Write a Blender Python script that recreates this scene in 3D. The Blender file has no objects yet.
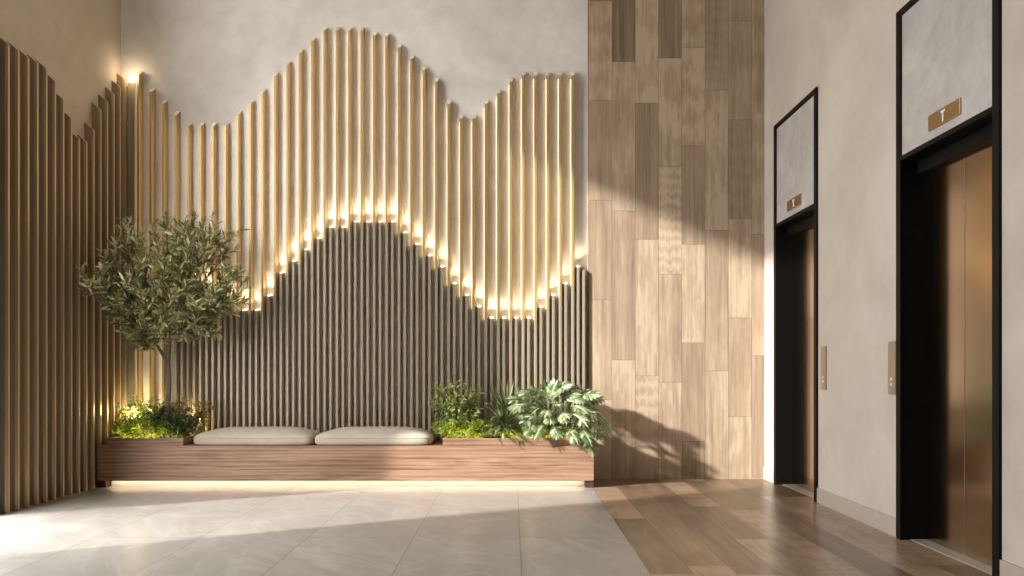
import bpy, bmesh, math, random
from mathutils import Vector, Matrix
R = random.Random(7)
S = bpy.context.scene
COL = S.collection
PI = math.pi

# ------------------------------------------------------------------ camera, sky, sun, exposure
F = 28.0 / 36.0 * 1024.0
HOR = 368.0
EYE = 1.25
cd = bpy.data.cameras.new('camera'); cam = bpy.data.objects.new('camera', cd); COL.objects.link(cam)
cam.location = (0, 0, EYE); cam.rotation_euler = (PI / 2, 0, 0)
cd.lens = 28; cd.sensor_width = 36; cd.shift_y = (HOR - 288.0) / 1024.0; cd.clip_end = 300
S.camera = cam

def P(px, py, d):                       # a measured point of the photograph at distance d
    return Vector(((px - 512.0) * d / F, d, EYE - (py - HOR) * d / F))

w = bpy.data.worlds.new('sky'); S.world = w; w.use_nodes = True
bg = w.node_tree.nodes['Background']
bg.inputs['Color'].default_value = (1.0, 0.99, 0.98, 1); bg.inputs['Strength'].default_value = 12.0

SUN = Vector((1.95, 1.0, -0.90)).normalized()
sd = bpy.data.lights.new('sun', 'SUN'); so = bpy.data.objects.new('sun', sd); COL.objects.link(so)
so.location = (-12, -4, 9)
so.rotation_euler = SUN.to_track_quat('-Z', 'Y').to_euler()
sd.energy = 8.0; sd.angle = math.radians(2.0); sd.color = (1.0, 0.95, 0.89)

# the window opening as a sampling portal for the sky (adds no light of its own)
pd = bpy.data.lights.new('window_portal', 'AREA'); po = bpy.data.objects.new('window_portal', pd); COL.objects.link(po)
pd.shape = 'RECTANGLE'; pd.size = 5.9; pd.size_y = 2.12; pd.cycles.is_portal = True
po.location = (-4.62, 5.67, 2.94); po.rotation_euler = (0, -PI / 2, 0)

S.view_settings.view_transform = 'Standard'; S.view_settings.look = 'None'
S.view_settings.gamma = 1.0; S.view_settings.use_curve_mapping = False
S.view_settings.exposure = 0.27
S.cycles.max_bounces = 10; S.cycles.diffuse_bounces = 7; S.cycles.glossy_bounces = 5
S.cycles.sample_clamp_indirect = 6.0
S.cycles.use_denoising = True
try:
    S.cycles.denoising_prefilter = 'ACCURATE'; S.cycles.denoising_quality = 'HIGH'
except Exception: pass

# ------------------------------------------------------------------ materials
class NT:
    def __init__(s, name):
        s.m = bpy.data.materials.new(name); s.m.use_nodes = True
        s.t = s.m.node_tree; s.n = s.t.nodes; s.l = s.t.links
        s.b = s.n['Principled BSDF']
    def node(s, typ, **kw):
        n = s.n.new(typ)
        for k, v in kw.items():
            setattr(n, k, v)
        return n
    def put(s, sock, v):
        if v is None: return
        if hasattr(v, 'is_output'): s.l.new(v, sock)
        elif isinstance(v, tuple) and sock.type == 'RGBA': sock.default_value = (*v, 1) if len(v) == 3 else v
        else: sock.default_value = v
    def math(s, op, a, b=None, c=None):
        n = s.node('ShaderNodeMath', operation=op)
        s.put(n.inputs[0], a); s.put(n.inputs[1], b)
        if c is not None: s.put(n.inputs[2], c)
        return n.outputs[0]
    def xyz(s):
        tc = s.node('ShaderNodeTexCoord'); sp = s.node('ShaderNodeSeparateXYZ')
        s.l.new(tc.outputs['Object'], sp.inputs[0])
        return sp.outputs
    def vec(s, x, y, z):
        n = s.node('ShaderNodeCombineXYZ')
        for i, v in enumerate((x, y, z)): s.put(n.inputs[i], v)
        return n.outputs[0]
    def noise(s, v, scale, detail=4, rough=.5, dist=0.0):
        n = s.node('ShaderNodeTexNoise')
        if v is not None: s.put(n.inputs['Vector'], v)
        n.inputs['Scale'].default_value = scale; n.inputs['Detail'].default_value = detail
        n.inputs['Roughness'].default_value = rough; n.inputs['Distortion'].default_value = dist
        return n.outputs[0]
    def white(s, v):
        n = s.node('ShaderNodeTexWhiteNoise', noise_dimensions='3D'); s.put(n.inputs['Vector'], v)
        return n.outputs['Value']
    def ramp(s, f, stops):
        n = s.node('ShaderNodeValToRGB'); e = n.color_ramp.elements
        e[0].position, e[0].color = stops[0][0], (*stops[0][1], 1)
        e[1].position, e[1].color = stops[-1][0], (*stops[-1][1], 1)
        for p_, c in stops[1:-1]:
            x = e.new(p_); x.color = (*c, 1)
        s.put(n.inputs[0], f); return n.outputs[0]
    def mix(s, f, a, b, blend='MIX'):
        n = s.node('ShaderNodeMix', data_type='RGBA', blend_type=blend)
        s.put(n.inputs[0], f); s.put(n.inputs[6], a); s.put(n.inputs[7], b)
        return n.outputs[2]
    def bump(s, h, strength=.2, dist=.01):
        n = s.node('ShaderNodeBump'); n.inputs['Strength'].default_value = strength
        n.inputs['Distance'].default_value = dist; s.put(n.inputs['Height'], h)
        s.l.new(n.outputs[0], s.b.inputs['Normal'])
    def set(s, **kw):
        for k, v in kw.items(): s.put(s.b.inputs[k.replace('_', ' ')], v)
        return s.m

def plaster(name, c1, c2, rough=.75, scale=1.0, spec=.3):
    m = NT(name)
    tc = m.node('ShaderNodeTexCoord').outputs['Object']
    a = m.noise(tc, 1.1 * scale, 6, .55, .6); b = m.noise(tc, 5.0 * scale, 5, .6, .3)
    f = m.math('MULTIPLY_ADD', a, .7, m.math('MULTIPLY', b, .3))
    col = m.ramp(f, [(.36, c1), (.62, c2)])
    m.bump(b, .06, .01)
    return m.set(Base_Color=col, Roughness=rough, Specular_IOR_Level=spec)

def plain(name, col, rough=.5, metal=0.0, spec=.5, var=.0, **kw):
    m = NT(name)
    if var:
        n = m.noise(m.node('ShaderNodeTexCoord').outputs['Object'], 9, 4)
        lo = tuple(c * (1 - var) for c in col); hi = tuple(min(1, c * (1 + var)) for c in col)
        col = m.ramp(n, [(.3, lo), (.7, hi)])
    m.set(Base_Color=col, Roughness=rough, Metallic=metal, Specular_IOR_Level=spec, **kw)
    return m.m

def planks(name, uaxis, vaxis, u0, width, length, stops, rough, groove=.0022, bump=.15, spec=.4, seed=0.0):
    m = NT(name); o = m.xyz()
    u = m.math('SUBTRACT', o[uaxis], u0); v = o[vaxis]
    cu = m.math('DIVIDE', u, width); ci = m.math('FLOOR', cu); fu = m.math('FRACT', cu)
    r1 = m.white(m.vec(ci, seed + 3.7, .5)); r2 = m.white(m.vec(ci, seed + 9.1, 2.5))
    L = m.math('MULTIPLY_ADD', r2, length * .5, length * .75)
    cv = m.math('DIVIDE', m.math('ADD', v, m.math('MULTIPLY', r1, 7.0)), L)
    ri = m.math('FLOOR', cv); fv = m.math('FRACT', cv)
    idn = m.white(m.vec(ci, ri, seed + 1.3)); id2 = m.white(m.vec(ci, ri, seed + 6.9))
    off = m.math('MULTIPLY', id2, 37.0)
    # long fibres and cathedral figure
    fib = m.noise(m.vec(m.math('MULTIPLY', u, 36.0), m.math('MULTIPLY', v, 1.1), off), 1.0, 5, .68, .5)
    broad = m.noise(m.vec(m.math('MULTIPLY', u, 7.0), m.math('MULTIPLY', v, .45), off), 1.0, 3, .5, .8)
    wv = m.node('ShaderNodeTexWave', wave_type='RINGS', rings_direction='X')
    m.put(wv.inputs['Vector'], m.vec(m.math('MULTIPLY', m.math('SUBTRACT', fu, m.math('MULTIPLY_ADD', id2, .5, .25)), 1.1),
                                     off, m.math('MULTIPLY', v, .9)))
    wv.inputs['Scale'].default_value = 3.2; wv.inputs['Distortion'].default_value = 5.0
    wv.inputs['Detail'].default_value = 3.0; wv.inputs['Detail Scale'].default_value = 1.6
    ring = wv.outputs['Fac']
    f = m.math('MULTIPLY', fib, .34)
    f = m.math('MULTIPLY_ADD', broad, .30, f)
    f = m.math('MULTIPLY_ADD', m.math('MULTIPLY_ADD', ring, m.math('MULTIPLY', idn, .12), .06), 1.0, f)
    few = m.math('SUBTRACT', 1.0, m.math('POWER', m.math('SUBTRACT', 1.0, idn), 2.2))   # a few boards are much darker
    f = m.math('MULTIPLY_ADD', m.math('MULTIPLY_ADD', few, .62, .08), .30, f)
    col = m.ramp(f, stops)
    e = m.math('MULTIPLY', m.math('MINIMUM', fu, m.math('SUBTRACT', 1.0, fu)), width)
    ev = m.math('MULTIPLY', m.math('MINIMUM', fv, m.math('SUBTRACT', 1.0, fv)), L)
    edge = m.math('MINIMUM', e, ev)
    g = m.math('LESS_THAN', edge, groove)
    col = m.mix(g, col, m.mix(.6, col, (.03, .02, .014)))
    m.bump(m.math('SUBTRACT', f, m.math('MULTIPLY', g, .8)), bump, .006)
    return m.set(Base_Color=col, Roughness=rough, Specular_IOR_Level=spec)

def grainwood(name, stops, rough=.45):
    m = NT(name); o = m.xyz()
    v = m.vec(m.math('MULTIPLY', o[0], .45), m.math('MULTIPLY', o[1], 6.0), m.math('MULTIPLY', o[2], 5.0))
    a = m.noise(v, 1.2, 6, .66, 2.2)
    wv = m.node('ShaderNodeTexWave', wave_type='BANDS', bands_direction='Z')
    m.put(wv.inputs['Vector'], m.vec(m.math('MULTIPLY', o[0], .35), o[1], m.math('MULTIPLY', o[2], 5.0)))
    wv.inputs['Scale'].default_value = 1.6; wv.inputs['Distortion'].default_value = 7.0
    wv.inputs['Detail'].default_value = 4.0; wv.inputs['Detail Scale'].default_value = 1.1
    fine = m.noise(m.vec(m.math('MULTIPLY', o[0], 3.0), m.math('MULTIPLY', o[1], 60.0), m.math('MULTIPLY', o[2], 120.0)), 1.0, 4, .6)
    f = m.math('MULTIPLY', a, .60); f = m.math('MULTIPLY_ADD', wv.outputs['Fac'], .10, f)
    f = m.math('MULTIPLY_ADD', fine, .30, f)
    col = m.ramp(f, stops); m.bump(fine, .08, .004)
    return m.set(Base_Color=col, Roughness=rough, Specular_IOR_Level=.35)

def stone_tiles(name):
    m = NT(name); o = m.xyz()
    W = .783; L = 2.35
    cu = m.math('DIVIDE', m.math('SUBTRACT', o[0], .841), W); ci = m.math('FLOOR', cu); fu = m.math('FRACT', cu)
    cv = m.math('DIVIDE', m.math('ADD', o[1], m.math('MULTIPLY', m.math('FLOORED_MODULO', ci, 2.0), L * .5)), L)
    ri = m.math('FLOOR', cv); fv = m.math('FRACT', cv)
    idn = m.white(m.vec(ci, ri, 4.4)); off = m.math('MULTIPLY', idn, 21.0)
    v = m.vec(m.math('ADD', m.math('MULTIPLY_ADD', o[1], .45, o[0]), off), m.math('MULTIPLY', o[1], .6), off)
    n1 = m.noise(v, 1.6, 6, .6, 1.4); n2 = m.noise(v, 5.5, 5, .6, .5)
    ve = m.math('ABSOLUTE', m.math('SUBTRACT', m.noise(v, 1.1, 5, .55, 1.8), .5))
    vein = m.math('SUBTRACT', 1.0, m.math('MINIMUM', m.math('MULTIPLY', ve, 26.0), 1.0))
    f = m.math('MULTIPLY_ADD', n1, .7, m.math('MULTIPLY', n2, .3))
    col = m.ramp(f, [(.35, (.255, .24, .217)), (.65, (.345, .327, .302))])
    col = m.mix(m.math('MULTIPLY', vein, .24), col, (.52, .50, .48))
    col = m.mix(m.math('MULTIPLY', idn, .12), col, (.27, .25, .225))
    e = m.math('MULTIPLY', m.math('MINIMUM', fu, m.math('SUBTRACT', 1.0, fu)), W)
    ev = m.math('MULTIPLY', m.math('MINIMUM', fv, m.math('SUBTRACT', 1.0, fv)), L)
    g = m.math('LESS_THAN', m.math('MINIMUM', e, m.math('ADD', ev, .0004)), .0045)
    col = m.mix(m.math('MULTIPLY', g, .9), col, (.17, .15, .13))
    m.bump(m.math('SUBTRACT', m.math('MULTIPLY', n2, .15), g), .12, .003)
    return m.set(Base_Color=col, Roughness=m.math('MULTIPLY_ADD', n2, .14, .24), Specular_IOR_Level=.45)

def leafmat(name, stops, trans=.3, rough=.5, spec=.4):
    m = NT(name)
    g = m.node('ShaderNodeNewGeometry').outputs['Random Per Island']
    n = m.noise(m.node('ShaderNodeTexCoord').outputs['Object'], 30, 2)
    col = m.ramp(m.math('MULTIPLY_ADD', g, .85, m.math('MULTIPLY', n, .15)), stops)
    m.set(Base_Color=col, Roughness=rough, Specular_IOR_Level=spec)
    tr = m.node('ShaderNodeBsdfTranslucent'); m.put(tr.inputs[0], col)
    mx = m.node('ShaderNodeMixShader'); mx.inputs[0].default_value = trans
    m.l.new(m.b.outputs[0], mx.inputs[1]); m.l.new(tr.outputs[0], mx.inputs[2])
    m.l.new(mx.outputs[0], m.n['Material Output'].inputs[0])
    return m.m

def glow(name, col, strength):
    m = NT(name)
    m.set(Base_Color=(.9, .85, .75), Emission_Color=col, Emission_Strength=strength)
    return m.m

def brushed(name, col, rough):
    m = NT(name); o = m.xyz()
    n = m.noise(m.vec(m.math('MULTIPLY', o[0], 3.0), m.math('MULTIPLY', o[1], 260.0), m.math('MULTIPLY', o[2], 1.2)), 1.0, 3, .6)
    c = m.mix(n, tuple(x * .9 for x in col), tuple(x * 1.08 for x in col))
    return m.set(Base_Color=c, Metallic=1.0, Roughness=m.math('MULTIPLY_ADD', n, .10, rough - .05))

M = {}
M['plaster'] = plaster('pale_grey_plaster', (.60, .575, .545), (.79, .77, .745))
M['plaster_bounce'] = plaster('warm_shaded_plaster', (.44, .37, .29), (.54, .465, .38))  # left wall plaster with shade and warm bounce put into its colour
M['plaster_beige'] = plaster('beige_plaster', (.45, .405, .355), (.55, .50, .445))
M['ceiling'] = plain('ceiling_paint', (.78, .76, .72), .9, var=.02)
M['tile'] = stone_tiles('stone_tile')
M['woodfloor'] = planks('wood_floor', 0, 1, .841, .262, 1.7,
    [(.36, (.085, .054, .034)), (.50, (.20, .135, .088)), (.66, (.35, .25, .17))], .30, bump=.25, spec=.5, seed=2.0)
M['woodwall'] = planks('cerused_oak', 0, 2, .862, .262, 1.45,
    [(.33, (.12, .08, .052)), (.45, (.265, .19, .129)), (.56, (.375, .28, .196)), (.68, (.50, .395, .288))], .6, bump=.28, spec=.3)
M['walnut'] = grainwood('walnut', [(.32, (.115, .058, .033)), (.44, (.255, .145, .090)), (.56, (.35, .22, .145)), (.70, (.44, .30, .205))])
M['walnut_dark'] = plain('walnut_end', (.05, .028, .018), .6, var=.1)
M['slat'] = plain('champagne_lacquer', (.39, .328, .243), .42, metal=.3, var=.0)
M['gold'] = plain('gold_lacquer', (.52, .37, .175), .38, metal=.4, var=.0)
M['slat_side'] = plain('dark_bronze_lacquer', (.31, .235, .158), .36, metal=.35, var=.04)
M['top_light'] = plain('painted_top_light', (.88, .85, .78), .45, var=.02)  # pale cream puts the light on the gold slat tops into colour
M['linen'] = plain('linen', (.45, .40, .325), .95, spec=.1, var=.05)
M['black'] = plain('black_metal', (.006, .0055, .005), .5, spec=.12, var=.05)
M['bronze'] = brushed('brushed_bronze', (.53, .43, .325), .16)
M['brass'] = plain('satin_brass', (.55, .40, .22), .35, metal=1.0, var=.03)
M['nickel'] = plain('satin_nickel', (.44, .39, .32), .35, metal=.9, var=.03)
M['white'] = plain('white_enamel', (.85, .84, .80), .5, var=.01)
M['header'] = plaster('polished_stucco', (.36, .35, .34), (.53, .52, .51), .32, 2.0, .5)
M['base'] = plain('skirting_paint', (.40, .355, .30), .55, var=.03)
M['sill'] = plain('sill_aluminium', (.50, .48, .45), .4, metal=.5, var=.04)
M['soil'] = plain('soil', (.05, .034, .022), .95, var=.5)
M['bark'] = plain('olive_bark', (.17, .12, .085), .85, var=.4)
M['stem'] = plain('green_stem', (.10, .12, .04), .7, var=.3)
M['frame'] = plain('window_bronze', (.05, .045, .04), .4, metal=.6, var=.05)
M['paving'] = plain('paving', (.42, .40, .37), .8, var=.15)
M['olive'] = leafmat('olive_leaf', [(.0, (.10, .105, .032)), (.45, (.27, .27, .105)), (.75, (.50, .49, .26)), (1.0, (.68, .65, .42))], .22, .42, .5)
M['lime'] = leafmat('lime_leaf', [(.0, (.10, .15, .018)), (.6, (.26, .32, .035)), (1.0, (.42, .44, .07))], .4)
M['fern'] = leafmat('fern_leaf', [(.0, (.06, .095, .02)), (.55, (.17, .215, .05)), (1.0, (.46, .48, .16))], .3)
M['dark'] = leafmat('dark_leaf', [(.0, (.020, .036, .016)), (.7, (.050, .085, .034)), (1.0, (.12, .17, .07))], .2)
M['rust'] = leafmat('rust_leaf', [(.0, (.08, .07, .02)), (.6, (.21, .175, .045)), (1.0, (.36, .30, .09))], .3)
M['yucca'] = leafmat('sword_leaf', [(.0, (.045, .062, .024)), (.6, (.125, .16, .06)), (1.0, (.32, .36, .16))], .15, .4, .5)
M['philo'] = leafmat('lobed_leaf', [(.0, (.045, .085, .032)), (.4, (.15, .215, .085)), (.7, (.36, .42, .24)), (1.0, (.62, .66, .47))], .2, .38, .55)
M['led_warm'] = glow('warm_led', (1.0, .76, .45), 9.0)
M['led_top'] = glow('slat_led', (1.0, .84, .60), 3.0)
M['led_strip'] = glow('slat_strip', (1.0, .79, .50), 2.2)
M['led_planter'] = glow('planter_led', (1.0, .84, .40), 45.0)
M['led_bench'] = glow('bench_led', (1.0, .86, .66), 12.0)
M['plinth'] = plain('pale_plinth', (.46, .40, .33), .6, var=.04)
M['led_corner'] = glow('corner_led', (1.0, .82, .55), 5.0)

# ------------------------------------------------------------------ helpers
def origin(o):
    v = Vector((0, 0, 0))
    while o is not None:
        v += o.location; o = o.parent
    return v

class MB:
    def __init__(s): s.v, s.f, s.smooth = [], [], False
    def box(s, x0, x1, y0, y1, z0, z1):
        n = len(s.v)
        s.v += [(x0, y0, z0), (x1, y0, z0), (x1, y1, z0), (x0, y1, z0), (x0, y0, z1), (x1, y0, z1), (x1, y1, z1), (x0, y1, z1)]
        s.f += [tuple(n + i for i in q) for q in ((0, 3, 2, 1), (4, 5, 6, 7), (0, 1, 5, 4), (1, 2, 6, 5), (2, 3, 7, 6), (3, 0, 4, 7))]
        return s
    def add(s, vs, fs):
        n = len(s.v); s.v += [tuple(v) for v in vs]; s.f += [tuple(n + i for i in q) for q in fs]; return s
    def tube(s, pts, rad, n=7, cap=True):
        pts = [Vector(p_) for p_ in pts]; rings = []
        ref = Vector((.31, .77, .55))
        for i, p_ in enumerate(pts):
            t = (pts[min(i + 1, len(pts) - 1)] - pts[max(i - 1, 0)]).normalized()
            a = t.cross(ref)
            if a.length < .05: a = t.cross(Vector((1, 0, 0)))
            a.normalize(); b = t.cross(a)
            r = rad[i] if isinstance(rad, (list, tuple)) else rad
            rings.append([p_ + (a * math.cos(k * 2 * PI / n) + b * math.sin(k * 2 * PI / n)) * r for k in range(n)])
        base = len(s.v)
        for r_ in rings: s.v += [tuple(q) for q in r_]
        for i in range(len(rings) - 1):
            for k in range(n):
                k2 = (k + 1) % n
                s.f.append((base + i * n + k, base + i * n + k2, base + (i + 1) * n + k2, base + (i + 1) * n + k))
        if cap:
            s.f.append(tuple(base + k for k in range(n))[::-1])
            s.f.append(tuple(base + (len(rings) - 1) * n + k for k in range(n)))
        return s
    def leaf(s, p_, d, up, L, W, droop=0.0, prof=((.0, .15), (.35, 1.0), (.7, .75), (1.0, 0.0))):
        d = d.normalized(); side = d.cross(up)
        if side.length < 1e-3: side = d.cross(Vector((1, 0, 0)))
        side.normalize(); nrm = side.cross(d)
        n = len(s.v); k = len(prof)
        for t, wd in prof:
            c = p_ + d * (L * t) - nrm * (droop * L * t * t) 
            c.z -= droop * L * t * t * .3
            h = wd * W * .5
            s.v += [tuple(c - side * h + nrm * (h * .25)), tuple(c + side * h + nrm * (h * .25))]
        for i in range(k - 1):
            a = n + i * 2
            s.f.append((a, a + 1, a + 3, a + 2))
        return s
    def build(s, name, mat, parent=None, smooth=False, bevel=0.0, seg=2):
        o_ = origin(parent)
        me = bpy.data.meshes.new(name)
        me.from_pydata([tuple(Vector(v) - o_) for v in s.v], [], s.f); me.validate(); me.update()
        if smooth:
            for p_ in me.polygons: p_.use_smooth = True
        ob = bpy.data.objects.new(name, me); COL.objects.link(ob)
        if parent: ob.parent = parent
        me.materials.append(mat)
        if bevel:
            b = ob.modifiers.new('bevel', 'BEVEL'); b.width = bevel; b.segments = seg; b.limit_method = 'ANGLE'
        return ob

def thing(name, label, cat, loc, group=None):
    o = bpy.data.objects.new(name, None); COL.objects.link(o); o.location = loc
    o.empty_display_size = .1
    return tag(o, label, cat, group)
def tag(o, label, cat, group=None):
    o['label'] = label; o['category'] = cat
    if group: o['group'] = group
    return o
def struct(o): o['kind'] = 'structure'; return o

# ------------------------------------------------------------------ the room
XL, XR, YB, YF, ZC = -4.42, 2.84, 9.0, -3.0, 6.2
XB = .841                                           # where tile meets timber floor
struct(MB().box(XL - .2, XB, YF - .2, YB + .2, -.12, 0).build('floor', M['tile']))
struct(MB().box(XB, XR + .4, YF - .2, YB + .2, -.12, 0).build('floor', M['woodfloor']))
struct(MB().box(XL - .2, XR + .4, YF - .2, YB + .2, ZC, ZC + .15).build('ceiling', M['ceiling']))
struct(MB().box(XL - .2, XR + .4, YB, YB + .2, 0, ZC).build('wall_back', M['plaster']))
WY0, WY1, WH = 4.62, 6.72, 5.88                     # the tall window opening in the left wall
wl = MB().box(XL - .2, XL, WY1, YB, 0, ZC).box(XL - .2, XL, YF, WY0, 0, ZC).box(XL - .2, XL, WY0, WY1, WH, ZC)
struct(wl.build('wall_left', M['plaster_bounce']))
E = [(7.387, 8.595), (4.618, 5.856)]                # the two lift portals along the right wall
ET = 3.86
wr = MB().box(XR, XR + .4, 8.596, YB, 0, ZC).box(XR, XR + .4, 5.857, 7.386, 0, ZC).box(XR, XR + .4, YF, 4.617, 0, ZC)
for a, b in E:
    wr.box(XR, XR + .4, a - .001, b + .001, ET + .001, ZC)
    wr.box(XR + .25, XR + .4, a - .001, b + .001, 0, ET + .001)
struct(wr.build('wall_right', M['plaster_beige']))
struct(MB().box(XL - .2, XR + .4, YF - .2, YF, 0, ZC).build('wall_front', M['walnut_dark']))
for k, (a, b) in enumerate(((WY0, WY1),)):
    fr = MB()
    for y in (a + .025, b - .025): fr.box(XL - .19, XL - .12, y - .025, y + .025, 0, WH)
    for z in (.025, WH - .025): fr.box(XL - .19, XL - .12, a, b, z - .025, z + .025)
    fr.box(XL + .0006, XL + .076, b + .001, b + .03, 0, WH)
    struct(fr.build('window_%d' % (k + 1), M['frame']))
struct(MB().box(-40, 40, -40, 40, -.30, -.125).build('ground', M['paving']))
# skirting on the right wall
for k, (a, b) in enumerate(((8.595, 8.96), (5.856, 7.387), (YF, 4.618))):
    struct(MB().box(XR - .014, XR, a, b, 0, .14).build('baseboard_right', M['base'], bevel=.003))

# oak feature panel on the back wall
tag(MB().box(.855, XR, 8.96, YB, 0, ZC).build('wood_wall_panel', M['woodwall']),
    'tall weathered oak plank wall panel between the slatted wall and the lifts', 'wall panel')

# ------------------------------------------------------------------ slatted screens
SW, SF, SD = .042, .022, .085                        # base width, front width, depth of one slat
def slat_back(x, z1, z0=0.0, w=SW, f=SF, d=SD, tilt=.55):
    m = MB(); y0, y1 = YB - .0006, YB - d
    pf = [(x - w / 2, y0), (x - w / 2, y0 - d * .6), (x - f / 2, y1), (x + f / 2, y1), (x + w / 2, y0 - d * .6), (x + w / 2, y0)]
    top = [z1 + (y_ - y1) * tilt for _, y_ in pf]
    n = len(pf)
    m.add([(a, b, z0) for a, b in pf] + [(a, b, t) for (a, b), t in zip(pf, top)],
          [tuple(range(n))] + [(i, i + n, (i + 1) % n + n, (i + 1) % n) for i in range(n)] + [tuple(range(n, 2 * n))[::-1]])
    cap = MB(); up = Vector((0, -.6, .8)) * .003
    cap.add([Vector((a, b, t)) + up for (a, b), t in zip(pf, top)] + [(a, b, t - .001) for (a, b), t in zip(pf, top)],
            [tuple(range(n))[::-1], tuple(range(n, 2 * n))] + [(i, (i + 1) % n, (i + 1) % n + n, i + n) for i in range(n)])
    return m, cap
DF = YB - SD
def zat(py, d=DF): return EYE - (py - HOR) * d / F
tops = [73, 90, 102, 113, 124.6, 124.6, 124.6, 124.6, 113, 102, 90.6, 73.8, 62.6, 50.8, 39, 28.3, 28.3, 28.3, 28.3, 33.7, 34.2, 45.6, 57,
        68, 79.7, 102, 116.6, 116.6, 102, 91.6, 79.7, 73.7, 73.7, 73.7, 73.7, 73.7]
low = [282, 286, 292, 299, 305, 310.6, 310.6, 296, 273, 261.3, 249.8, 238.4, 227.2, 227.2, 221.9, 221.9, 221.9, 221.9, 232.8, 244.5, 255.9,
       266.9, 283.9, 295.6, 307, 318.4, 318.4, 318.4, 318.4, 307.5, 295.6, 283.8, 266.9]
def low_px(k): return 181.6 + 12.4 * k
sc = thing('slat_screen', 'tall gold slats with a wave shaped top on the back wall', 'wall screen', (-1.7, YB, 0))
sl = thing('slat_screen', 'shorter brown slats with glowing tips in a wave behind the bench', 'wall screen', (-1.2, YB, 0))
for k, py in enumerate(tops):
    px = 137.9 + 12.435 * k; x = (px - 512) * DF / F; z0 = 0.0
    if px > 172:                                     # gold above the wave, a brown slat in line below it
        u = min(max((px - low_px(0)) / 12.4, 0), len(low) - 1); i = min(int(u), len(low) - 2)
        z0 = zat(max(low[i], low[i + 1]) + 3.0)
        m, c = slat_back(x, z0); m.build('slat', M['slat'], sl)
    m, c = slat_back(x, zat(py) - .02, z0 + (.003 if z0 else 0), tilt=.8); g = m.build('slat', M['gold'], sc)
    c.build('lit_top', M['top_light'], g)  # thin pale sheet painted as light catching the slanted slat top
    zs = max(z0 + .02, zat(420))
    MB().box(x - SW / 2 - .004, x - SW / 2 + .001, YB - .026, YB - .012, zs, zat(py) - .04).build('light_strip', M['led_strip'], g)
m, c = slat_back((584.0 - 512) * DF / F, zat(271)); m.build('slat', M['slat'], sl)
for k, py in enumerate(low):
    x = (low_px(k) - 512) * DF / F
    m, c = slat_back(x, zat(py), tilt=.22); s_ = m.build('slat', M['slat'], sl)
    cp_ = c.build('light_cap', M['led_top'], s_)
    ld = bpy.data.lights.new('uplight', 'SPOT'); lo = bpy.data.objects.new('uplight', ld); COL.objects.link(lo)
    lo.location = Vector((x, YB - .085, zat(py) + .02)) - origin(cp_); lo.parent = cp_
    lo.rotation_euler = Vector((0, .10, 1)).to_track_quat('-Z', 'Y').to_euler()
    ld.energy = 5.0; ld.color = (1.0, .82, .56); ld.spot_size = math.radians(88); ld.spot_blend = 1.0; ld.shadow_soft_size = .012
ltop = [44.8, 51, 57.8, 63.1, 68.8, 81.3, 99.5, 118.3, 138.8, 142.3, 130, 109.8, 101.9, 94.5, 87.7, 81.2]
lw = thing('slat_screen', 'dark brown slats with a wave shaped top on the left side wall', 'wall screen', (XL, 7.9, 0))
for k, py in enumerate(ltop):
    y = 6.857 + .1397 * k; xf = XL + SD; XL_ = XL + .0006; z1 = zat(py, y); h = .013; hb = .022
    if k == 15: y -= .03
    pf = [(XL_, y - hb), (XL_, y + hb), (xf - SD * .2, y + hb), (xf, y + h), (xf, y - h), (xf - SD * .2, y - hb)]
    n = 6; m = MB()
    m.add([(a, b, 0) for a, b in pf] + [(a, b, z1 + (xf - a) * .85) for a, b in pf],
          [tuple(range(n))] + [(i, i + n, (i + 1) % n + n, (i + 1) % n) for i in range(n)] + [tuple(range(n, 2 * n))[::-1]])
    q = m.build('slat', M['slat_side'], lw)
    MB().box(xf - .001, xf + .004, y - h, y + h, 0, z1 - .002).build('edge_trim', M['gold'], q)
    MB().add([(a, b, z1 + (xf - a) * .85 + e) for e in (.001, .006) for a, b in pf],
             [tuple(range(n)), tuple(range(n, 2 * n))[::-1]] + [(i, i + n, (i + 1) % n + n, (i + 1) % n) for i in range(n)]).build('lit_top', M['gold'], q)  # gold sheet on the slanted top, painted as the light it catches
# small corner spotlight on top of a flat corner post
cz = zat(82, 8.95)
cp = thing('corner_lamp', 'flat corner post with a small glowing lamp on top', 'lamp', (-4.29, YB, 0))
MB().box(-4.325, -4.245, YB - .04, YB - .0006, 0, cz).build('post', M['slat'], cp, bevel=.004)
MB().tube([(-4.285, 8.955, cz), (-4.285, 8.955, cz + .02), (-4.285, 8.955, cz + .07)], [.016, .020, .014], 12).build('lamp_lens', M['led_corner'], cp, smooth=True)

ld = bpy.data.lights.new('lamp_glow', 'POINT'); lo = bpy.data.objects.new('lamp_glow', ld); COL.objects.link(lo)
lo.parent = cp; lo.location = Vector((-4.25, 8.86, cz + .07)) - origin(cp); ld.energy = 1.5; ld.color = (1.0, .78, .50); ld.shadow_soft_size = .03
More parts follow.
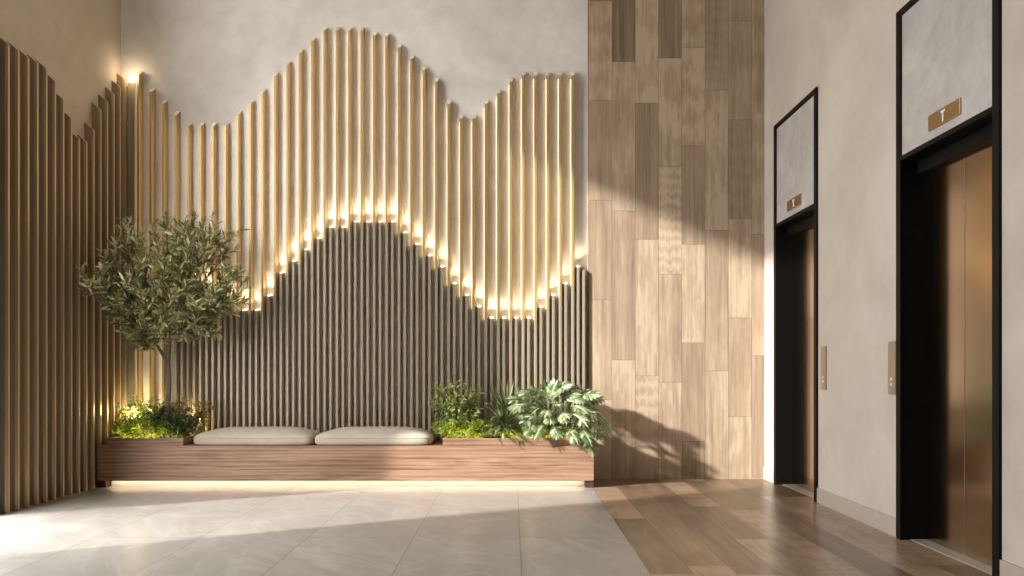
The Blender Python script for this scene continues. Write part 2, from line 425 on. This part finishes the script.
# ------------------------------------------------------------------ bench with planters
BX0, BX1, BY0, BY1, BZ0, BZ1 = -4.327, .855, 8.30, 8.914, .072, .437
be = thing('planter_bench', 'long walnut bench floating on a lit recessed base', 'bench', (-1.7, 8.6, 0))
MB().box(BX0, BX1, BY0, BY1, BZ0 + .03, BZ1).box(BX0, BX1, BY0, BY0 + .02, BZ0, BZ0 + .03).build('body', M['walnut'], be, bevel=.004)
MB().box(BX0 + .10, BX1 - .09, 8.40, 8.88, 0, BZ0 + .03).build('plinth', M['plinth'], be)
for x in (BX0, BX1 - .085): MB().box(x, x + .085, 8.32, 8.90, 0.0, BZ0 + .03).build('foot', M['walnut_dark'], be)
MB().box(BX0 + .12, BX1 - .12, 8.335, 8.365, BZ0 + .012, BZ0 + .0295).build('light_strip', M['led_bench'], be)
def planter(x0, x1):
    t = .03; y0, y1, z0, z1 = 8.36, 8.90, BZ1, .513
    m = MB().box(x0, x1, y0, y0 + t, z0, z1).box(x0, x1, y1 - t, y1, z0, z1).box(x0, x0 + t, y0 + t, y1 - t, z0, z1).box(x1 - t, x1, y0 + t, y1 - t, z0, z1)
    pb = m.build('planter_box', M['walnut'], be)
    s = MB(); nx, ny = 26, 8; vs = []; fs = []
    for j in range(ny + 1):
        for i in range(nx + 1):
            vs.append((x0 + t + (x1 - x0 - 2 * t) * i / nx, y0 + t + (y1 - y0 - 2 * t) * j / ny, .485 + R.uniform(-.008, .008)))
    for j in range(ny):
        for i in range(nx):
            a = j * (nx + 1) + i; fs.append((a, a + 1, a + nx + 2, a + nx + 1))
    s.add(vs, fs).build('soil', M['soil'], pb, smooth=True)
    MB().box(x0 + .05, x1 - .05, y0 + t + .002, y0 + t + .014, .488, .506).build('light_strip', M['led_planter'], pb)
PL = (-4.25, -3.45); PR = (-.727, .735)
planter(*PL); planter(*PR)
for x, y, e, zl in ((-4.14, 8.72, 11.0, .78), (-4.00, 8.43, 3.2, .60), (-3.58, 8.80, 6.0, .66), (-.52, 8.50, 1.8, .575), (.20, 8.50, 1.3, .575)):
    f_ = MB().tube([(x, y, .478), (x, y, .51), (x, y, .515)], [.022, .026, .020], 10).build('uplight', M['black'], be)
    ld = bpy.data.lights.new('uplight_glow', 'POINT'); lo = bpy.data.objects.new('uplight_glow', ld); COL.objects.link(lo)
    lo.parent = f_; lo.location = Vector((x, y, zl)) - origin(f_)
    ld.energy = e; ld.color = (1.0, .80, .42); ld.shadow_soft_size = .03

def cushion(label, x0, x1):
    y0, y1, z0 = 8.335, 8.905, BZ1 + .0006
    prof = [(.03, .0), (.0, .022), (.0, .07), (.014, .095), (.05, .117), (.11, .134), (.2, .158), (.32, .172), (.46, .178)]
    cx, cy, hx, hy = (x0 + x1) / 2, (y0 + y1) / 2, (x1 - x0) / 2, (y1 - y0) / 2
    n = 64; vs = []; fs = []
    for ins, z in prof:
        ix = hx - ins * .95; iy = hy - min(ins * .58, hy * .97)
        for k in range(n):
            a = 2 * PI * k / n; c, s_ = math.cos(a), math.sin(a); e = .22 + ins * .5
            vs.append((cx + ix * math.copysign(abs(c) ** e, c), cy + iy * math.copysign(abs(s_) ** e, s_), z0 + z))
    for i in range(len(prof) - 1):
        for k in range(n):
            k2 = (k + 1) % n; fs.append((i * n + k, i * n + k2, (i + 1) * n + k2, (i + 1) * n + k))
    fs.append(tuple(range(n))[::-1]); fs.append(tuple((len(prof) - 1) * n + k for k in range(n)))
    root = thing('seat_cushion', label, 'cushion', (cx, cy, z0), 'cushions on the bench')
    MB().add(vs, fs).build('pad', M['linen'], root, smooth=True)
    loop = []
    for k in range(n + 1):
        a = 2 * PI * k / n; c, s_ = math.cos(a), math.sin(a); e = .22
        loop.append((cx + hx * math.copysign(abs(c) ** e, c), cy + hy * math.copysign(abs(s_) ** e, s_), z0 + .078))
    MB().tube(loop, .004, 5, False).build('piping', M['linen'], root, smooth=True)
cushion('beige seat cushion on the bench next to the tree planter', -3.365, -2.095)
cushion('beige seat cushion on the bench next to the leafy planter without a tree', -2.085, -.845)

# ------------------------------------------------------------------ plants
def rv(a=1.0): return Vector((R.uniform(-a, a), R.uniform(-a, a), R.uniform(-a, a)))
def bez(a, b, c, n): return [a * ((1 - t) ** 2) + b * (2 * t * (1 - t)) + c * (t * t) for t in [i / n for i in range(n + 1)]]
def okp(p_): return p_.x > XL + SD + .02 and p_.y < YB - SD - .02

def okt(p_):
    px = 512 + p_.x * F / p_.y; py = HOR - (p_.z - EYE) * F / p_.y
    return okp(p_) and 75 < px < 255 and py > 208

def tree():
    base = Vector((-3.716, 8.60, .47))
    root = thing('olive_tree', 'slender olive tree with a wide airy crown rising from the bench planter', 'tree', base)
    wood = MB(); fol = MB()
    fork = P(168, 362, 8.56); mid = P(170, 328, 8.50); top = P(172, 285, 8.4)
    wood.tube([base, P(167.5, 410, 8.6), P(169, 385, 8.58), fork], [.036, .029, .026, .026], 9)
    wood.tube(bez(fork, P(170, 345, 8.52), mid, 4) + bez(mid, P(173, 305, 8.45), top, 4)[1:], [.024, .022, .02, .019, .018, .016, .014, .012, .010], 8)
    lf = P(142, 325, 8.40); wood.tube(bez(fork + Vector((0, 0, -.02)), P(158, 345, 8.5), lf, 6), [.019, .017, .016, .014, .013, .012, .010], 8)
    rf = P(196, 318, 8.40); wood.tube(bez(mid + Vector((0, 0, -.08)), P(182, 330, 8.45), rf, 6), [.015, .014, .013, .012, .011, .010, .009], 8)
    tips = [(76, 268, 7.70, 0), (82, 275, 7.72, 0), (90, 262, 7.8, 0), (99, 280, 7.8, 0), (92, 290, 7.95, 0), (112, 242, 8.0, 0), (122, 228, 8.1, 0), (134, 226, 8.3, 0), (145, 236, 8.1, 0), (112, 300, 8.2, 0),
            (124, 316, 8.3, 0), (108, 270, 8.2, 0), (130, 270, 8.0, 0), (138, 338, 8.4, 0), (150, 345, 8.4, 0), (128, 252, 8.4, 0),
            (163, 216, 8.3, 1), (176, 222, 8.5, 1), (186, 214, 8.3, 1), (196, 212, 8.4, 1), (206, 216, 8.2, 1), (215, 224, 8.3, 1), (218, 240, 8.4, 1), (155, 232, 8.2, 1),
            (170, 246, 8.0, 1), (190, 246, 8.0, 1), (205, 250, 8.1, 1), (180, 268, 7.95, 1), (160, 262, 8.0, 1), (150, 276, 8.0, 1), (200, 272, 8.1, 1),
            (228, 232, 8.4, 1), (233, 266, 8.3, 2), (240, 272, 8.5, 2), (252, 296, 8.4, 2), (246, 288, 8.2, 2), (232, 300, 8.3, 2), (222, 286, 8.1, 2), (214, 312, 8.3, 2),
            (200, 328, 8.4, 2), (188, 334, 8.45, 2), (210, 296, 8.0, 2), (190, 300, 8.0, 2), (172, 318, 8.2, 2), (160, 306, 8.1, 0), (146, 300, 8.0, 0), (178, 290, 8.0, 1),
            (140, 286, 7.9, 0), (120, 286, 7.9, 0), (158, 330, 8.3, 0), (236, 312, 8.4, 2), (226, 256, 8.6, 1), (104, 255, 7.95, 0), (198, 232, 8.5, 1), (144, 252, 8.2, 0)]
    for (px, py, d, g) in tips:
        tip = P(px, py, d)
        st = [lf, mid.lerp(top, R.uniform(.3, 1.0)), rf][g]
        if g != 1: st = st.lerp(fork if g == 0 else mid, R.uniform(0, .5))
        ctl = st.lerp(tip, .45) + Vector((R.uniform(-.06, .06), R.uniform(-.08, .08), -.10 + R.uniform(-.04, .06)))
        pts = bez(st, ctl, tip, 7)
        wood.tube(pts, [.008 - .0008 * i for i in range(8)], 5, False)
        twigs = [(pts, .30)]
        for q in range(6):
            i = R.choice((2, 3, 4, 5, 6)); p0 = pts[i]
            dirn = (pts[i + 1] - pts[i]).normalized() * .7 + rv(.8); dirn.z += .22; dirn.normalize()
            L = R.uniform(.15, .31)
            tp = [p0, p0 + dirn * L * .5 + rv(.01), p0 + dirn * L + Vector((0, 0, .02))]
            if not all(okt(t) for t in tp): continue
            wood.tube(tp, [.003, .0025, .002], 4, False); twigs.append((tp, .1))
        for tp, t0 in twigs:
            n = 32 if t0 > .2 else 17
            for j in range(n):
                t = t0 + (1 - t0) * (j + R.random() * .6) / n
                u = t * (len(tp) - 1); i = min(int(u), len(tp) - 2); p_ = tp[i].lerp(tp[i + 1], u - i)
                ax = (tp[i + 1] - tp[i]).normalized()
                sd_ = ax.cross(rv(1)).normalized()
                d_ = ax * R.uniform(.45, 1.0) + sd_ * R.uniform(.5, 1.0) + Vector((0, 0, .1))
                L = R.uniform(.062, .108)
                if okt(p_ + d_.normalized() * L): fol.leaf(p_, d_, rv(1) + Vector((0, 0, .5)), L, L * R.uniform(.20, .28), R.uniform(-.1, .2))
    wood.build('trunk', M['bark'], root, smooth=True)
    fol.build('foliage', M['olive'], root)
tree()

def shrub(name, label, cat, c, rx, ry, n, h, leaf, wid, per, mat, smat, lean=.5, up=.35, group=None, zc=.478):
    root = thing(name, label, cat, (c[0], c[1], zc), group)
    st = MB(); fo = MB()
    for k in range(n):
        a = R.uniform(0, 2 * PI); r = math.sqrt(R.random())
        b = Vector((c[0] + rx * .55 * r * math.cos(a), c[1] + ry * .55 * r * math.sin(a), zc))
        H = h * R.uniform(.55, 1.0) * (1 - .25 * r)
        t = b + Vector((rx * .55 * r * math.cos(a) * lean * 2 + R.uniform(-.04, .04), ry * .5 * r * math.sin(a) * lean * 2 + R.uniform(-.03, .03), H))
        t.x = max(t.x, XL + SD + .05); t.y = min(t.y, YB - SD - .05)
        pts = bez(b, b.lerp(t, .5) + Vector((0, 0, H * .18)), t, 6)
        st.tube(pts, [.0035 - .0004 * i for i in range(7)], 4, False)
        for j in range(per):
            tt = .12 + .88 * (j + R.random() * .5) / per
            u = tt * 6; i = min(int(u), 5); p_ = pts[i].lerp(pts[i + 1], u - i)
            ax = (pts[i + 1] - pts[i]).normalized(); s_ = ax.cross(rv(1)).normalized()
            d_ = ax * R.uniform(.3, .9) + s_ + Vector((0, 0, up * R.uniform(-.4, 1)))
            L = leaf * R.uniform(.6, 1.15)
            if okp(p_ + d_.normalized() * L): fo.leaf(p_, d_, rv(.6) + Vector((0, -.3, 1)), L, wid * R.uniform(.8, 1.2), R.uniform(0, .35))
    st.build('stems', smat, root, smooth=True); fo.build('foliage', mat, root)
    return root
# left planter
shrub('leafy_shrub', 'dark green bushy shrub at the foot of the tree', 'shrub', (-3.66, 8.60), .24, .20, 60, .40, .065, .022, 20, M['dark'], M['stem'], .8)
shrub('leafy_shrub', 'yellow-green low shrub glowing at the front of the tree planter', 'shrub', (-3.96, 8.50), .27, .13, 95, .27, .055, .020, 18, M['lime'], M['stem'], .7)
shrub('feathery_shrub', 'feathery green shrub in the far corner of the tree planter', 'shrub', (-4.02, 8.70), .26, .14, 50, .52, .07, .017, 22, M['fern'], M['stem'], .8)
shrub('feathery_shrub', 'reddish feathery shrub between the tree trunk and the cushion', 'shrub', (-3.50, 8.66), .26, .16, 48, .50, .065, .016, 22, M['rust'], M['stem'], .8)
# right planter
shrub('feathery_shrub', 'tall feathery yellow-green shrub beside the cushion in the long planter', 'shrub', (-.61, 8.64), .25, .18, 60, .76, .07, .017, 26, M['fern'], M['stem'], .85)
shrub('leafy_shrub', 'low lime green plant under the feathery shrub in the long planter', 'shrub', (-.52, 8.55), .30, .15, 110, .27, .055, .019, 16, M['lime'], M['stem'], .6)
shrub('leafy_shrub', 'low lime green plant beneath the big lobed leaves', 'shrub', (.30, 8.52), .46, .13, 90, .17, .05, .018, 14, M['lime'], M['stem'], .6)

def rosette(label, c, n, L, W, elev, mat):
    root = thing('spiky_plant', label, 'plant', c)
    st = MB().tube([Vector((c.x, c.y, .478)), Vector(c) + Vector((0, 0, .06))], [.022, .016], 8); fo = MB()
    prof = tuple((i / 7, w_) for i, w_ in enumerate((.7, .95, 1.0, .95, .85, .65, .38, .02)))
    for k in range(n):
        a = k * 2.39996 + R.uniform(-.2, .2); e = R.uniform(*elev)
        d_ = Vector((math.cos(a) * math.cos(e), math.sin(a) * math.cos(e), math.sin(e)))
        l = L * R.uniform(.75, 1.05)
        if (Vector(c) + d_ * l).y > YB - SD - .03: l *= .55
        fo.leaf(Vector(c) + Vector((0, 0, .04 + .03 * e)), d_, Vector((0, 0, 1)) + rv(.1), l, W, R.uniform(.1, .55) * math.cos(e) + .03, prof)
    st.build('stem', M['stem'], root, smooth=True); fo.build('leaves', mat, root, smooth=True)
rosette('spiky dark green plant with arching blades in the long planter', Vector((-.09, 8.48, .56)), 210, .31, .021, (.08, 1.1), M['yucca'])
rosette('spiky pale green plant with upright blades behind the darker one', Vector((-.05, 8.66, .66)), 80, .42, .019, (.55, 1.45), M['yucca'])

def lobed_leaf(fo, p_, d_, up, L, W, droop):
    d_ = d_.normalized(); side = d_.cross(up); side.normalize(); nrm = side.cross(d_)
    def pt(t, s_, lift=0.0):
        c = p_ + d_ * (L * t) + side * (s_ * W * .5) - nrm * (droop * L * t * t + .25 * W * .5 * s_ * s_ - lift)
        c.z -= droop * L * .35 * t * t
        return c
    env = (.80, 1.0, .95, .78, .52)
    T = (.05, .24, .43, .60, .74)
    for sg in (-1, 1):
        vs = []; fs = []
        blade = [(0, .03)] + [(t_, .16) for t_ in (.06, .18, .24, .36, .42, .54, .59, .70)] + [(.74, .15), (.84, .13), (1.12, .01)]
        for t_, h in blade: vs += [pt(t_, 0), pt(t_, sg * h, .004)]
        for i in range(len(blade) - 1):
            a = i * 2; fs.append((a, a + 1, a + 3, a + 2))
        for t_, e in zip(T, env):
            b = len(vs); k = .135
            vs += [pt(t_, sg * .13, .004), pt(t_ + k, sg * .13, .004),
                   pt(t_ + .05, sg * e * .45, .006), pt(t_ + k + .07, sg * e * .42, .006),
                   pt(t_ + .105, sg * e * .78, .003), pt(t_ + k + .135, sg * e * .72, .003), pt(t_ + .235, sg * e)]
            fs += [(b, b + 1, b + 3, b + 2), (b + 2, b + 3, b + 5, b + 4), (b + 4, b + 5, b + 6)]
        if sg > 0: fs = [f[::-1] for f in fs]
        fo.add(vs, fs)

def philodendron():
    c = Vector((.40, 8.60, .478))
    root = thing('lobed_leaf_plant', 'large plant with pale deeply lobed leaves spilling over the bench end', 'plant', c)
    st = MB(); fo = MB()
    spots = [(556, 386, 8.50), (570, 382, 8.60), (585, 389, 8.55), (593, 396, 8.6), (545, 394, 8.45), (531, 394, 8.4), (520, 401, 8.4), (576, 396, 8.35), (560, 400, 8.3), (592, 408, 8.4),
             (548, 408, 8.28), (535, 412, 8.3), (566, 412, 8.22), (580, 412, 8.25), (592, 420, 8.35), (599, 428, 8.5), (598, 412, 8.6), (540, 424, 8.24), (528, 422, 8.26), (556, 426, 8.2),
             (572, 428, 8.2), (588, 430, 8.22), (593, 435, 8.3), (550, 416, 8.22), (602, 421, 8.62), (538, 402, 8.5), (566, 392, 8.7), (552, 386, 8.7), (530, 396, 8.5), (540, 390, 8.55), (523, 402, 8.3), (545, 384, 8.6), (536, 404, 8.36), (560, 380, 8.55), (572, 388, 8.45), (516, 406, 8.38), (588, 400, 8.7), (578, 404, 8.22), (524, 410, 8.34), (562, 384, 8.6), (590, 392, 8.42)]
    spots += [(x_ + R.uniform(-7, 7), y_ + R.uniform(-5, 7), min(d_ + R.uniform(.0, .2), 8.72)) for x_, y_, d_ in spots[::2] if x_ < 590]
    for px, py, d in spots:
        tip = P(px, py + (5 if py < 390 else 0), d)
        out = (tip - c); out.z *= .4; out.normalize()
        L = R.uniform(.165, .235)
        a = tip - out * L * .45
        pts = bez(c + Vector((R.uniform(-.08, .08), R.uniform(-.06, .06), 0)), c.lerp(a, .4) + Vector((0, 0, .16)), a, 6)
        st.tube(pts, .0042, 5, False)
        d_ = out + Vector((R.uniform(-.25, .25), -.25, -.15 - .55 * max(0, (py - 395) / 40)))
        lobed_leaf(fo, a, d_, Vector((R.uniform(-.3, .3), -.75, 1.0)), L, L * R.uniform(.75, .95), R.uniform(.1, .4))
    st.build('stems', M['stem'], root, smooth=True); fo.build('leaves', M['philo'], root)
philodendron()

# ------------------------------------------------------------------ lifts
def elevator(label, y0, y1):
    r = thing('elevator', label, 'elevator', (XR, (y0 + y1) / 2, 0), 'lifts on the right wall')
    fx0, fx1 = XR - .018, XR + .249
    t = .066; dx = 3.0
    MB().box(fx0, fx1, y1 - t, y1, 0, ET).build('jamb', M['black'], r, bevel=.002)
    MB().box(fx0, fx1, y0, y0 + t, 0, ET).build('jamb', M['black'], r, bevel=.002)
    MB().box(fx0, fx1, y0 + t, y1 - t, ET - .05, ET).build('head_bar', M['black'], r, bevel=.002)
    MB().box(fx0, fx1, y0 + t, y1 - t, 2.755, 2.79).build('lintel', M['black'], r, bevel=.002)
    MB().box(dx - .05, dx + .06, y0 + t, y1 - t, 2.66, 2.755).build('door_track', M['black'], r)
    MB().box(XR - .004, XR + .03, y0 + t, y1 - t, 2.79, ET - .05).build('header_panel', M['header'], r)
    ym = (y0 + y1) / 2 + .04
    MB().box(dx, dx + .04, y0 + t, ym - .0025, .008, 2.66).build('door', M['bronze'], r, bevel=.002)
    MB().box(dx, dx + .04, ym + .0025, y1 - t, .008, 2.66).build('door', M['bronze'], r, bevel=.002)
    MB().box(2.897, dx + .06, y0 + t, y1 - t, 0, .006).build('sill', M['sill'], r)
    return r
elevator('farther lift with bronze doors in a tall black frame, beside the oak panel', *E[0])
elevator('nearer lift with bronze doors in a tall black frame, at the photo edge', *E[1])

def sign(label, yc):
    s = thing('floor_sign', label, 'sign', (XR - .004, yc, 2.905), 'floor signs above the lifts')
    x = XR - .004
    MB().box(x - .012, x, yc - .19, yc + .19, 2.853, 2.958).build('plate', M['brass'], s, bevel=.0015)
    l = MB().box(x - .016, x - .012, yc - .026, yc + .026, 2.928, 2.940).box(x - .016, x - .012, yc - .008, yc + .008, 2.868, 2.928)
    l.build('letter', M['white'], s)
sign('small brass sign with a white T above the farther lift', 7.99)
sign('small brass sign with a white T above the nearer lift', 5.216)

def call_panel(label, yc):
    s = thing('call_panel', label, 'call button panel', (XR, yc, 1.25), 'lift call panels')
    MB().box(XR - .012, XR, yc - .058, yc + .058, 1.055, 1.447).build('plate', M['nickel'], s, bevel=.002)
    for z in (1.168, 1.128):
        MB().tube([(XR - .012, yc, z), (XR - .017, yc, z)], [.012, .011], 14).build('button', M['white'], s)
call_panel('slim metal call panel beside the farther lift', 7.24)
call_panel('slim metal call panel beside the nearer lift', 5.935)
